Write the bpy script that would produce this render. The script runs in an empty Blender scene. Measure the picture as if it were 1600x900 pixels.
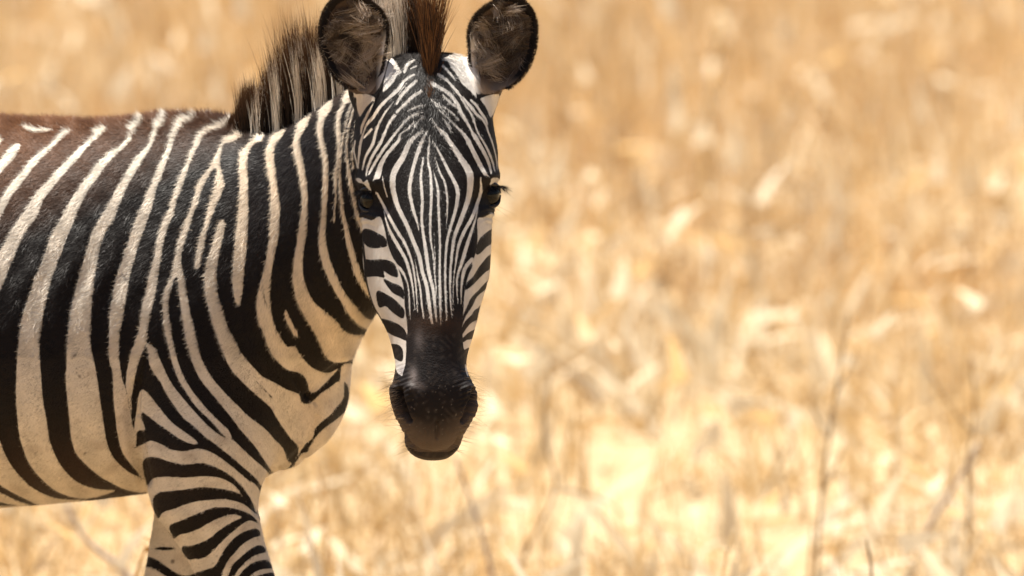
import bpy, bmesh, math, random
import numpy as np
from mathutils import Vector
from mathutils.bvhtree import BVHTree
random.seed(7)
rng = np.random.default_rng(7)
scene = bpy.context.scene
R_ = math.radians

# ------------------------------------------------------------------ camera, sky, sun, exposure
CAM = np.array([0., -16., 2.30]); AIM = np.array([0., 0., 1.01])
PITCH = math.atan2(CAM[2]-AIM[2], 16.)
RANGE = float(np.linalg.norm(CAM-AIM))
TANH = .68/RANGE
cam_d = bpy.data.cameras.new('camera'); cam = bpy.data.objects.new('camera', cam_d)
scene.collection.objects.link(cam); scene.camera = cam
cam.location = CAM; cam.rotation_euler = (math.pi/2-PITCH, 0, 0)
cam_d.sensor_width = 36; cam_d.lens = 18/TANH
cam_d.clip_start = .5; cam_d.clip_end = 4000
cam_d.dof.use_dof = True; cam_d.dof.focus_distance = RANGE-.05; cam_d.dof.aperture_fstop = 6.8

SUN_EL, SUN_AZ = 73., -30.        # degrees; azimuth from +Y (behind the animal) towards +X
world = bpy.data.worlds.new('World'); scene.world = world; world.use_nodes = True
wn = world.node_tree.nodes; wl = world.node_tree.links
sky = wn.new('ShaderNodeTexSky'); sky.sky_type = 'NISHITA'; sky.sun_disc = False
sky.sun_elevation = R_(SUN_EL); sky.sun_rotation = R_(SUN_AZ)
sky.dust_density = 2.
wl.new(sky.outputs[0], wn['Background'].inputs[0]); wn['Background'].inputs[1].default_value = .05
sd = bpy.data.lights.new('sun', 'SUN'); sun = bpy.data.objects.new('sun', sd); scene.collection.objects.link(sun)
sd.energy = 5.0; sd.angle = R_(.5); sd.color = (1., .95, .86)
_s = Vector((math.sin(R_(SUN_AZ))*math.cos(R_(SUN_EL)), math.cos(R_(SUN_AZ))*math.cos(R_(SUN_EL)), math.sin(R_(SUN_EL))))
sun.rotation_euler = _s.to_track_quat('Z', 'Y').to_euler()
scene.view_settings.view_transform = 'Standard'; scene.view_settings.look = 'None'
scene.view_settings.exposure = 1.18; scene.view_settings.gamma = 1
scene.cycles.use_denoising = True

# ------------------------------------------------------------------ helpers
FWD = np.array([0, math.cos(PITCH), -math.sin(PITCH)]); UP = np.array([0, math.sin(PITCH), math.cos(PITCH)])
def at(u, v, y):                  # the place at depth y that the photograph shows at pixel (u, v)
    d = FWD + np.array([1, 0, 0])*(u-800)/800*TANH - UP*(v-450)/800*TANH
    return CAM + d*(y-CAM[1])/d[1]
def seen(p):                      # world points -> pixels of the photograph
    q = np.asarray(p)-CAM; k = q@FWD
    return np.stack([800+q[:, 0]/k/TANH*800, 450-(q@UP)/k/TANH*800], 1)
def empty(name, loc=(0, 0, 0)):
    o = bpy.data.objects.new(name, None); scene.collection.objects.link(o); o.location = loc; return o
def link(name, me, mat=None, parent=None):
    o = bpy.data.objects.new(name, me); scene.collection.objects.link(o)
    if mat: me.materials.append(mat)
    if parent: o.parent = parent
    return o
def tag(o, label=None, cat=None, group=None, kind=None):
    for k, v in (('label', label), ('category', cat), ('group', group), ('kind', kind)):
        if v: o[k] = v
    return o
def mesh_np(name, V, F, smooth=True):
    V = np.ascontiguousarray(V, np.float32); F = np.ascontiguousarray(F, np.int32); n = F.shape[1]
    me = bpy.data.meshes.new(name)
    me.vertices.add(len(V)); me.vertices.foreach_set('co', V.ravel())
    me.loops.add(F.size); me.loops.foreach_set('vertex_index', F.ravel())
    me.polygons.add(len(F)); me.polygons.foreach_set('loop_start', np.arange(0, F.size, n, dtype=np.int32))
    me.polygons.foreach_set('use_smooth', np.full(len(F), smooth))
    me.update(calc_edges=True); return me
def set_col(me, name, C):
    C = np.concatenate([np.asarray(C, np.float32), np.ones((len(C), 1), np.float32)], 1)
    a = me.color_attributes.new(name, 'FLOAT_COLOR', 'POINT'); a.data.foreach_set('color', C.ravel())
def set_f(me, name, x):
    a = me.attributes.new(name, 'FLOAT', 'POINT'); a.data.foreach_set('value', np.asarray(x, np.float32))
def spline(tab, n):               # rows of a table, Catmull-Rom refined to n rows
    T = np.array(tab, float); m = len(T); q = np.concatenate([2*T[:1]-T[1:2], T, 2*T[-1:]-T[-2:-1]])
    out = []
    for x in np.linspace(0, m-1-1e-9, n):
        i = int(x); t = x-i; a, b, c, d = q[i:i+4]
        out.append(.5*(2*b + (c-a)*t + (2*a-5*b+4*c-d)*t*t + (3*b-a-3*c+d)*t**3))
    return np.array(out)
def loft(rings, V, F):            # closed tube through rings of equal length, capped at both ends
    rings = [np.asarray(r) for r in rings]; n = len(rings[0]); o = len(V)
    for r in rings: V.extend(r.tolist())
    for i in range(len(rings)-1):
        for j in range(n):
            k = (j+1) % n; F.append((o+i*n+j, o+i*n+k, o+(i+1)*n+k, o+(i+1)*n+j))
    for i, s in ((0, -1), (len(rings)-1, 1)):
        c = len(V); V.append(rings[i].mean(0).tolist())
        for j in range(n):
            k = (j+1) % n; t = (o+i*n+j, o+i*n+k, c); F.append(t if s > 0 else t[::-1])
def strips(root, dirs, length, width, side, bend, nseg, C0, C1, name):
    """many hairs or blades as tapered ribbons: root (n,3), dirs (n,3), bend (n,3) added as t^2"""
    n = len(root); t = np.linspace(0, 1, nseg+1); V = np.zeros((n, 2*nseg+1, 3)); C = np.zeros((n, 2*nseg+1, 3))
    for i, x in enumerate(t):
        p = root + dirs*(length*x)[:, None] + bend*(length*x*x)[:, None]
        w = (width*(1-.9*x)/2 if i < nseg else width*0)[:, None]*side
        c = C0+(C1-C0)*x**1.8
        if i < nseg: V[:, 2*i] = p-w; V[:, 2*i+1] = p+w; C[:, 2*i] = C[:, 2*i+1] = c
        else: V[:, 2*i] = p; C[:, 2*i] = c
    T = []
    for i in range(nseg):
        a = 2*i
        if i < nseg-1: T += [(a, a+1, a+3), (a, a+3, a+2)]
        else: T.append((a, a+1, a+2))
    F = (np.array(T)[None] + (np.arange(n)*(2*nseg+1))[:, None, None]).reshape(-1, 3)
    me = mesh_np(name, V.reshape(-1, 3), F); set_col(me, 'tint', C.reshape(-1, 3)); return me
def unit(a): return a/np.maximum(np.linalg.norm(a, axis=-1, keepdims=True), 1e-9)
def parse(txt):
    ops = []
    for line in txt.strip().splitlines():
        tok = line.split(); pts = []; fr = None
        for t in tok[1:]:
            if t in FR: fr = FR[t]; continue
            q = [float(x) for x in t.split(',')]
            p = [fr[0] + q[0]/fr[2], fr[1] + q[1]/fr[2]]
            if len(q) > 2: p.append(q[2]/fr[2])
            pts.append(p)
        ops.append((tok[0], np.array(pts)))
    return ops
def smooth_line(p, closed, n=4):                       # Catmull-Rom
    m = len(p)
    if m < 3: return p
    if closed: q = np.concatenate([p[-1:], p, p[:2]])
    else: q = np.concatenate([2*p[:1]-p[1:2], p, 2*p[-1:]-p[-2:-1]])
    out = []
    for i in range(m if closed else m-1):
        a, b, c, d = q[i], q[i+1], q[i+2], q[i+3]
        for k in range(n):
            t = k/n
            out.append(.5*((2*b) + (c-a)*t + (2*a-5*b+4*c-d)*t*t + (3*b-a-3*c+d)*t**3))
    if not closed: out.append(p[-1])
    return np.array(out)
def polysd(P, V):
    d2 = np.full(len(P), 1e12); ins = np.zeros(len(P), bool)
    x, y = P[:, 0], P[:, 1]
    for i in range(len(V)):
        a = V[i]; b = V[(i+1) % len(V)]; e = b-a
        t = np.clip(((x-a[0])*e[0] + (y-a[1])*e[1])/max(e@e, 1e-9), 0, 1)
        d2 = np.minimum(d2, (x-a[0]-t*e[0])**2 + (y-a[1]-t*e[1])**2)
        c = (a[1] > y) != (b[1] > y)
        if a[1] != b[1]: ins ^= c & (x < (b[0]-a[0])*(y-a[1])/(b[1]-a[1]) + a[0])
    d = np.sqrt(d2)
    return np.where(ins, d, -d)
def linesd(P, V):
    best = np.full(len(P), -1e6); x, y = P[:, 0], P[:, 1]
    for a, b in zip(V[:-1], V[1:]):
        e = b[:2]-a[:2]
        t = np.clip(((x-a[0])*e[0] + (y-a[1])*e[1])/max(e@e, 1e-9), 0, 1)
        best = np.maximum(best, (a[2]+t*(b[2]-a[2]))/2 - np.hypot(x-a[0]-t*e[0], y-a[1]-t*e[1]))
    return best
def field(P, ops, far=12.):                            # >0 white hair, <0 black hair, in pixels of distance
    f = np.full(len(P), -far)
    for kind, pts in ops:
        V = smooth_line(pts, kind in 'WB', 3)
        lo = V[:, :2].min(0)-far; hi = V[:, :2].max(0)+far
        m = np.nonzero(((P >= lo) & (P <= hi)).all(1))[0]
        if not len(m): continue
        s = polysd(P[m], V) if kind in 'WB' else linesd(P[m], V)
        f[m] = np.maximum(f[m], s) if kind in 'Ww' else np.minimum(f[m], -s)
    return np.clip(f, -far, far)
# coat markings, and shade in the armpit creases painted as black lines, traced as outlines (W/B = white / black patch) and as centre lines with widths (w/b)
FR = {'A':(0,0,1),'P':(0,160,4.5),'Q':(180,160,4.5),'R':(0,340,4.5),'S':(0,520,3.2125),'B':(340,130,4.5),'C':(340,320,4.5),
      'D':(180,320,4.5),'E':(180,500,4.5),'F':(360,500,4.5),'G':(200,680,4.09),'I':(150,450,2),
      '1':(480,0,4),'2':(480,200,4),'3':(480,400,4),'4':(480,560,4),'7':(540,90,7.5),'8':(660,90,7.5)}
BODY = '''
W P 130,285 60,325 10,400 -30,450 -150,600 -300,800 -300,1100 -150,720 20,480 95,400 140,320
W P -60,200 8,245 10,280 -60,320
W P 155,172 215,172 260,188 345,190 360,205 300,212 230,212 185,190
W P 495,198 440,205 400,250 330,320 270,355 200,420 150,490 100,545 50,605 10,670 -40,760 -150,950 -300,1300 -200,1300 -100,1000 0,815 75,670 130,600 200,505 260,430 340,345 410,280 470,225
W P 745,175 700,185 650,205 665,225 620,270 540,335 480,400 400,475 340,550 260,630 190,735 140,810 R 75,90 35,180 0,230 -60,350 -150,520 S -200,600 -100,700 0,765 60,800 140,840 200,865 240,872 340,868 400,852 440,840 300,833 220,808 150,768 90,708 40,638 0,545 -25,450 -30,200 R -15,620 0,520 50,400 90,300 150,160 200,70 255,0 P 300,700 370,600 430,530 500,450 560,385 640,290 700,240 740,205
W Q 185,140 140,150 95,180 110,210 90,245 40,300 0,330 P 770,350 690,420 640,490 560,590 500,680 450,770 430,820 R 385,80 340,170 330,220 290,330 240,430 215,520 180,620 150,720 130,900 S 85,150 80,300 85,400 95,500 115,580 150,660 200,725 260,780 330,815 440,833 580,793 500,785 420,765 370,735 320,685 280,620 250,540 235,450 215,330 205,200 198,100 200,0 R 275,900 290,790 310,650 330,570 360,440 400,330 440,230 470,140 500,70 530,0 P 560,740 620,620 680,540 740,450 800,385 850,340 Q 0,370 60,320 100,280 130,215 165,180
W Q 345,130 310,140 280,160 250,250 230,300 160,370 100,450 40,560 0,620 P 760,720 700,820 R 650,100 620,200 600,260 570,360 545,450 520,560 495,680 470,900 S 335,150 330,240 340,350 350,450 360,540 385,610 440,670 500,720 560,755 640,790 735,800 720,740 650,700 600,660 560,610 535,540 520,450 505,350 490,240 470,130 455,60 455,0 R 640,700 650,560 665,430 685,300 720,160 770,60 810,0 P 830,740 880,650 Q 30,720 80,600 150,480 200,400 255,310 290,220 330,155
W Q 540,145 510,125 460,120 430,150 400,210 375,270 350,350 310,440 270,530 230,620 190,720 D 150,90 100,220 70,320 40,420 10,500 R 800,500 780,620 770,720 765,900 S 545,100 550,150 565,200 570,330 580,430 590,510 610,590 640,640 690,700 730,760 735,790 700,650 680,550 660,430 640,330 630,290 610,210 598,120 600,0 R 850,780 870,680 895,520 D 95,540 110,470 130,400 160,300 190,210 220,130 Q 270,700 290,610 320,540 350,450 390,350 420,250 460,185 500,150
W Q 740,180 690,170 640,185 600,210 570,250 540,320 510,400 470,480 430,580 405,660 380,740 D 350,80 310,180 290,270 270,380 240,490 210,620 180,740 E 175,0 165,80 140,150 105,250 80,380 75,480 95,580 112,660 118,640 115,560 130,450 160,320 190,230 215,175 225,140 230,80 240,0 D 250,780 280,640 300,520 320,390 340,270 370,160 410,70 Q 430,700 470,600 500,510 530,420 560,350 590,300 620,240 680,205
W E 215,165 250,170 290,220 330,310 400,450 520,600 650,740 755,820 830,845 G 736,90 800,150 880,220 930,280 945,310 900,380 870,450 845,500 850,430 865,370 850,320 800,260 730,200 650,130 560,60 480,0 E 550,745 480,690 420,610 360,520 320,440 270,370 240,310 230,220
W Q 890,190 860,230 800,240 750,280 720,340 690,400 660,460 610,520 580,570 560,640 530,740 D 480,140 440,260 420,360 405,450 400,490 350,590 330,680 335,760 E 345,70 370,170 400,300 440,410 500,510 560,600 640,680 700,740 760,810 820,840 800,780 740,720 660,640 590,560 530,480 470,370 430,250 400,120 385,0 D 380,780 375,700 390,600 415,530 435,505 445,570 455,680 470,780 E 490,100 510,200 550,320 600,420 680,520 780,640 850,730 F 60,760 130,840 180,900 I 540,560 575,600 620,555 600,540 F 370,900 310,840 260,780 200,730 130,680 60,610 E 800,540 700,430 630,320 590,220 565,100 545,0 D 530,780 510,650 490,540 470,440 465,370 480,290 520,170 550,60 Q 580,720 600,640 640,550 680,480 710,465 710,500 700,570 680,640 650,740 D 630,130 590,240 570,350 560,430 575,455 600,430 620,320 650,180 690,60 Q 750,640 770,570 755,500 740,450 740,370 760,300 800,270 850,250 890,240
W D 730,120 750,100 770,120 770,180 750,260 730,360 715,450 715,560 730,660 770,790 805,900 E 820,100 870,200 900,250 F 160,330 230,400 310,440 400,490 480,520 500,575 540,590 590,560 640,510 690,480 740,440 770,420 775,340 800,310 870,320 920,500 920,900 I 800,700 700,800 590,700 620,555 F 480,900 430,840 380,770 330,700 290,625 220,560 140,490 E 840,380 800,320 770,260 740,180 700,80 D 670,780 640,660 625,540 635,440 660,350 690,250 710,180
W B 310,340 260,380 200,440 160,490 150,580 155,700 150,850 C 135,150 120,280 110,430 105,560 120,660 140,715 165,680 180,560 190,450 205,300 215,150 B 215,700 210,560 220,480 260,430 320,380
W B 450,340 400,350 365,410 340,470 340,540 350,620 370,720 372,850 C 370,100 360,250 345,360 320,480 295,570 280,650 275,740 290,830 F 240,110 270,200 330,290 400,350 480,370 520,400 545,450 550,490 570,510 600,505 650,460 700,410 760,340 700,370 640,365 570,330 520,280 480,230 460,190 430,180 400,190 360,130 320,60 C 390,800 375,720 370,600 380,480 400,360 430,230 435,100 B 440,850 425,760 415,650 400,560 400,480 410,430 450,380
W C 475,735 490,760 520,820 555,900 F 450,50 475,90 470,115 450,110 430,80 410,40 C 490,830 470,770
W B 620,280 570,300 540,370 530,440 540,500 560,580 580,680 590,760 C 595,0 580,120 560,250 540,370 530,470 530,560 560,680 610,780 680,900 F 590,80 630,170 660,240 700,285 750,300 800,295 850,280 1000,200 1000,100 900,105 840,95 780,60 C 850,830 780,770 720,720 670,670 630,590 605,500 600,400 610,300 630,180 635,0 B 635,760 620,640 600,530 580,440 590,370 640,290
W B 790,150 735,200 715,220 700,290 700,340 715,420 735,510 745,600 740,700 735,850 C 725,120 715,230 715,300 730,390 760,480 820,600 880,700 940,790 1000,850 1060,870 1130,850 1250,780 1250,700 1100,800 1040,790 980,720 920,650 870,570 820,460 780,350 760,230 765,110 B 770,850 775,800 780,680 780,560 760,450 745,370 745,300 770,220 810,160
W B 940,40 890,130 850,190 835,240 835,330 840,420 840,540 820,620 820,700 825,800 C 820,0 815,60 812,110 820,130 828,100 832,0 B 838,800 840,700 845,620 860,520 865,420 868,330 868,250 900,160 950,100
w B 960,100,10 940,160,10 915,240,12 890,350,12 872,470,14 860,580,18 862,700,22 872,820,25 878,900,26 C 895,120,30 920,250,40 955,380,45 985,480,45 1030,570,42 1100,650,40 1200,700,40
w B 975,130,14 960,170,14 935,260,16 915,360,16 910,480,14 918,580,20 935,700,30 960,820,30 C 965,0,25 985,80,30 1020,170,30 1080,300,30 1200,500,40
w B 985,240,14 965,320,14 955,420,14 948,520,12 955,600,10
w B 1060,200,22 1040,330,24 1050,460,24 1100,600,30 1200,750,35
w B 1140,150,22 1130,330,24 1150,500,24 1200,600,30 1300,750,35
w B 1240,100,22 1230,330,24 1250,500,24 1300,650,30
w B 1340,60,22 1330,330,24 1350,500,24
W E 180,495 215,500 260,550 330,640 400,720 480,780 560,840 578,865 560,875 500,860 420,815 360,770 300,730 250,690 210,660 190,650 185,690 205,740 210,775 180,775 155,790 150,850 145,880 130,850 135,740 150,640 160,560
W G 50,90 90,60 150,35 220,60 270,90 330,100 380,100 440,85 500,95 570,130 640,180 700,230 760,280 820,320 850,380 850,450 830,500 900,640 1100,900 1300,1700 300,1700 300,1000 330,800 230,660 190,590 140,480 110,340 60,200
W S -260,760 -60,790 0,800 80,840 150,862 200,876 120,872 50,862 0,850 -60,840 -260,800
B G 95,190 110,150 150,138 200,145 250,165 330,185 400,185 450,178 510,185 560,205 620,235 680,280 730,330 760,370 800,440 810,490 790,460 740,400 690,330 640,295 580,270 500,262 430,265 360,270 300,268 240,265 180,270 150,285 125,320 110,280
B G 160,430 170,390 210,365 280,355 350,350 420,338 480,333 560,338 640,350 700,370 750,405 800,460 815,500 790,480 740,440 680,420 620,408 560,410 500,415 430,425 360,445 300,470 240,485 210,510 190,545 170,500
B G 265,600 275,570 330,550 400,520 470,490 540,465 600,460 660,465 720,480 780,505 820,540 825,560 790,540 740,525 680,505 620,515 560,540 500,570 450,600 380,625 330,635 295,660 280,630
B G 345,740 350,710 400,705 460,690 520,660 580,610 640,570 700,540 750,520 800,530 825,555 780,545 740,560 690,600 640,640 600,680 560,720 520,760 480,785 430,790 390,795 365,770
B G 420,900 430,880 480,865 540,845 560,830 600,760 640,700 700,640 760,610 810,598 835,605 845,640 800,655 740,690 690,740 640,800 610,860 590,910 500,940 420,930
B G 640,900 670,830 720,780 780,730 830,705 865,710 880,745 830,760 780,785 730,830 690,880 650,960 610,960
B G 700,920 740,860 800,815 850,800 890,800 915,830 920,850 860,855 810,875 770,910 720,990 680,990
B G 790,920 860,890 930,880 960,920 880,930 800,980
B F 800,440 830,480 830,620 790,660 730,710 660,760 600,820 570,870 550,900 540,930 490,930 510,900 530,870 580,830 600,760 650,710 700,670 740,620 790,560 800,500
b I 640,515,6 600,570,8 560,620,6 530,650,5 510,690,5
b G 945,310,14 900,370,10 860,440,8 840,490,5
b G 860,330,12 850,380,10 855,440,6
b C 318,560,4 325,640,9 350,720,4
b F 180,430,4 230,480,7 290,545,10
w B 290,385,62 318,310,56 330,200,50
w B 425,365,64 465,285,60 475,200,50
w B 590,300,64 628,225,60 640,130,50
w B 740,220,64 775,155,66 790,60,50
w B 905,120,56 935,40,50
w B 60,400,50 130,375,44 170,310,30 180,250,20
w Q 330,145,40 350,100,30 370,60,20
w Q 500,130,40 540,110,30 570,80,20
w Q 700,180,40 760,160,30 800,130,20
w Q 160,150,40 185,110,30 200,80,20
'''
HEAD = '''
w 2 300,80,16 292,140,16 305,200,16 315,250,14
w 7 800,200,35 700,260,40 620,370,55 500,480,50 400,580,50 330,690,50 250,780,45 220,850,30 2 335,90,24 322,180,20 318,250,14
w 7 560,520,20 460,650,35 390,780,40 350,890,45 2 410,100,26 365,180,22 345,260,16
w 7 570,680,50 510,770,45 460,880,40 2 455,100,26 405,180,24 375,260,20 370,300,14
w 7 900,640,25 760,690,35 660,790,35 590,880,40 2 500,100,24 440,190,24 400,260,22 385,290,16
w 7 800,760,30 720,840,30 640,900,30 2 570,80,26 500,160,28 460,230,36 440,300,44 415,335,20
w 7 300,840,40 250,900,40 2 355,60,18
w 7 880,400,45 780,460,50 700,540,45 600,640,40
w 7 830,270,45 740,350,50 650,450,50 600,540,40
w 7 900,560,30 820,580,30 740,620,20
w 7 330,500,36 250,680,44 195,800,44 180,890,30
w 7 800,30,30 720,90,50 690,170,40
w 7 830,100,25 760,130,25
W 7 90,380 250,420 350,470 300,530 240,600 170,700 130,640 110,520
b 7 320,520,14 260,590,24 200,690,30 160,760,20
b 7 110,480,16 120,600,16 160,720,14
W 8 680,470 900,420 880,560 820,690 770,715 740,640 700,560
b 8 670,500,10 730,590,18 775,700,22
b 8 640,600,1 690,560,14 740,660,16
W 7 540,0 600,60 650,150 660,180 600,220 580,280 460,400 430,380 460,200 500,60
W 8 220,20 300,60 330,130 400,210 450,300 560,400 640,480 620,300 600,100 540,0 400,-50
b 7 680,90,24 670,140,14
w 2 720,20,20 690,40,26 640,90,36 600,180,42 550,260,44 535,320,42 540,400,40 570,500,34 620,600,32 660,700,32 700,800,32 720,900,28 3 745,180,28 762,300,28 780,420,20
w 2 750,20,14 710,100,30 670,220,28 645,330,30 640,400,28 660,500,26 690,600,18 700,660,6
w 2 725,190,16 710,300,22 715,380,24 720,470,24 715,560,24 725,660,24 740,760,28 760,900,28 3 785,200,26 798,300,24 808,410,16
w 2 765,60,14 755,200,20 770,280,22 775,380,24 775,470,24 770,560,22 770,680,20 785,780,14 795,900,14 3 805,200,14 808,270,8
w 2 785,260,8 815,370,22 820,480,22 825,600,22 830,720,20 828,900,20 3 830,200,24 831,300,22 836,430,14
w 2 795,650,8 797,780,12 800,900,12
w 2 795,170,8 830,280,18 860,340,20 875,440,20 875,530,16 868,630,8
w 2 785,80,10 840,180,22 890,280,26 935,370,30 940,440,30 920,540,26 890,640,24 870,740,22 862,900,20 3 865,250,20 872,400,14
w 2 820,0,20 860,40,28 900,100,34 960,190,42 1010,270,50 1020,330,48 1010,430,40 980,520,34 950,600,32 920,680,28 905,780,24 895,900,20 3 893,220,18 900,340,14 905,390,8
w 2 1085,310,16 1085,400,24 1060,480,28 1030,560,28 980,650,28 945,740,24 928,850,16 3 915,150,12 912,250,12 910,340,8
w 2 1098,390,10 1070,470,14 1055,560,16 1022,660,24 990,760,30 960,860,26 3 940,120,20 935,200,16 942,300,10
w 3 1030,20,30 985,80,30 965,180,20 962,300,10
w 2 432,400,18 470,470,22 510,550,24 560,640,26 610,720,24 650,820,20 667,900,18 3 680,200,16 690,350,12
w 2 480,520,12 500,600,18 530,670,26 570,740,28 615,820,26 640,900,24 3 660,200,16 672,330,10
w 3 675,30,8 690,120,16 706,200,18 716,300,18 728,390,14
w 2 535,820,16 560,860,24 590,890,24 3 620,150,16 635,220,14 640,320,14 645,400,8
w 8 110,300,60 220,360,50 320,430,55 400,530,60 450,640,55 510,740,50 570,850,40 2 1045,50,32 1090,125,30 1130,205,26 1150,280,18
w 8 240,440,35 310,510,40 380,570,40
w 8 190,200,50 290,270,40 380,370,45 450,460,40 510,570,35 570,660,35 610,760,35 650,880,30 2 1115,110,22 1155,200,20 1172,270,14
w 8 240,100,40 320,180,40 380,260,25
w 8 480,470,30 560,570,50 630,660,45 700,720,40 750,800,35 2 1130,20,18 1160,100,16 1182,190,14 1188,260,10
w 8 570,500,40 630,560,40 690,650,45 740,720,40 760,780,30
w 8 110,500,30 200,560,25 330,630,30 430,740,25
w 8 190,610,20 300,710,25 400,810,35 480,890,45 2 1010,90,34 1045,160,34 1080,230,34 1120,300,30
w 8 120,730,25 180,830,30 220,890,30
w 8 240,720,20 290,780,26 330,860,30
W 2 300,320 318,308 340,318 352,335 375,318 388,345 405,400 380,385 350,352 320,345
W 2 1138,335 1155,310 1190,308 1212,330 1208,352 1170,348 1142,360
W 2 325,560 400,574 440,552 465,562 490,640 505,720 530,790 565,860 3 590,130 606,200 612,300 622,380 630,470 622,520 622,600 618,650 610,750 560,730 540,650 510,550 480,470 440,420 400,360 375,220 355,100 330,0 2 320,700
B 2 350,640 385,635 430,655 475,680 497,710 495,735 460,745 410,748 375,735 350,700
B 3 360,30 400,28 430,25 480,25 530,40 555,75 566,125 545,127 510,112 480,90 475,110 480,132 440,125 400,125 365,120
B 3 480,145 520,165 580,190 600,220 605,265 580,250 540,230 505,190
B 3 435,235 450,220 490,240 540,270 580,310 605,340 600,385 570,375 530,345 490,310 455,320 440,285
B 3 455,395 510,405 560,425 600,455 618,490 620,525 580,510 540,495 500,470 470,430
w 3 596,670,8 600,710,12 592,740,8
B 3 510,560 560,555 590,580 597,620 590,655 560,645 530,615
b 2 345,650,7 352,760,7 362,850,8 3 366,150,10 385,250,18 412,330,22 450,390,16
W 2 1060,570 1100,556 1180,550 1180,900 3 1170,50 1140,170 1105,310 1080,450 1050,540 1020,580 985,590 972,560 966,450 970,380 975,300 980,230 1000,130 1030,60 2 1020,860 1050,780 1062,680
B 2 1175,630 1145,640 1110,665 1080,695 1062,740 1058,785 1080,780 1120,740 1175,700
B 3 1180,-30 1145,0 1160,60 1110,100 1070,140 1030,180 990,210 1000,170 1040,130 1070,80 1100,40 1130,5
B 3 1138,150 1118,170 1120,200 1060,250 1030,310 990,370 968,425 975,380 1000,320 1030,260 1070,220 1100,185
B 3 1100,310 1075,320 1090,380 1030,410 1000,440 968,485 966,460 990,410 1030,370 1050,340
B 3 1070,455 1050,460 1050,510 1000,520 975,535 972,520 1000,490 1030,470
B 3 1020,580 980,595 970,640 990,670 1030,660
B 2 395,340 430,325 460,325 475,355 470,385 440,380 445,400 425,395 410,370
B 2 1095,300 1140,315 1140,345 1100,360
W 3 985,670 1005,700 1010,760 995,745 985,710
w 7 905,690,20 840,760,26 790,850,22 770,900,20
w 7 720,300,16 660,370,24 620,430,20
w 8 150,560,16 240,610,20 310,670,16
w 2 735,40,12 690,130,16 668,200,10
w 2 470,300,10 480,360,14 500,430,14
b 3 642,630,22 622,700,22 604,765,24
'''
# ------------------------------------------------------------------ materials
def material(name):
    m = bpy.data.materials.new(name); m.use_nodes = True; nt = m.node_tree
    return m, nt, nt.nodes['Principled BSDF'], (lambda t: nt.nodes.new(t)), nt.links.new
def hair_mat(name, rough=.5, spec=.35, trans=0.):
    m, nt, b, N, L = material(name)
    a = N('ShaderNodeAttribute'); a.attribute_name = 'tint'
    L(a.outputs['Color'], b.inputs['Base Color']); b.inputs['Roughness'].default_value = rough
    b.inputs['Specular IOR Level'].default_value = spec
    if trans:
        t = N('ShaderNodeBsdfTranslucent'); L(a.outputs['Color'], t.inputs[0]); x = N('ShaderNodeMixShader'); x.inputs[0].default_value = trans
        L(b.outputs[0], x.inputs[1]); L(t.outputs[0], x.inputs[2]); L(x.outputs[0], nt.nodes['Material Output'].inputs[0])
    return m
def coat_mat():
    m, nt, b, N, L = material('zebra_coat')
    s = N('ShaderNodeAttribute'); s.attribute_name = 'stripe'
    li = N('ShaderNodeAttribute'); li.attribute_name = 'light_hair'; da = N('ShaderNodeAttribute'); da.attribute_name = 'dark_hair'
    tc = N('ShaderNodeTexCoord')
    n1 = N('ShaderNodeTexNoise'); n1.inputs['Scale'].default_value = 420; n1.inputs['Detail'].default_value = 3; L(tc.outputs['Object'], n1.inputs['Vector'])
    n2 = N('ShaderNodeTexNoise'); n2.inputs['Scale'].default_value = 28; n2.inputs['Detail'].default_value = 5; L(tc.outputs['Object'], n2.inputs['Vector'])
    j = N('ShaderNodeMath'); j.operation = 'MULTIPLY_ADD'; L(n1.outputs[0], j.inputs[0]); j.inputs[1].default_value = 1.6; L(s.outputs['Fac'], j.inputs[2])
    r = N('ShaderNodeMapRange'); r.interpolation_type = 'SMOOTHSTEP'; L(j.outputs[0], r.inputs[0]); r.inputs[1].default_value = .2; r.inputs[2].default_value = 1.4
    x = N('ShaderNodeMix'); x.data_type = 'RGBA'; L(r.outputs[0], x.inputs[0]); L(da.outputs['Color'], x.inputs[6]); L(li.outputs['Color'], x.inputs[7])
    v = N('ShaderNodeMapRange'); L(n2.outputs[0], v.inputs[0]); v.inputs[1].default_value = .3; v.inputs[2].default_value = .7; v.inputs[3].default_value = .82; v.inputs[4].default_value = 1.08
    y = N('ShaderNodeMix'); y.data_type = 'RGBA'; y.blend_type = 'MULTIPLY'; y.inputs[0].default_value = 1; L(x.outputs[2], y.inputs[6]); L(v.outputs[0], y.inputs[7])
    L(y.outputs[2], b.inputs['Base Color']); b.inputs['Roughness'].default_value = .6; b.inputs['Specular IOR Level'].default_value = .12
    bp = N('ShaderNodeBump'); bp.inputs['Strength'].default_value = .35; bp.inputs['Distance'].default_value = .002; L(n1.outputs[0], bp.inputs['Height']); L(bp.outputs[0], b.inputs['Normal'])
    return m
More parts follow.
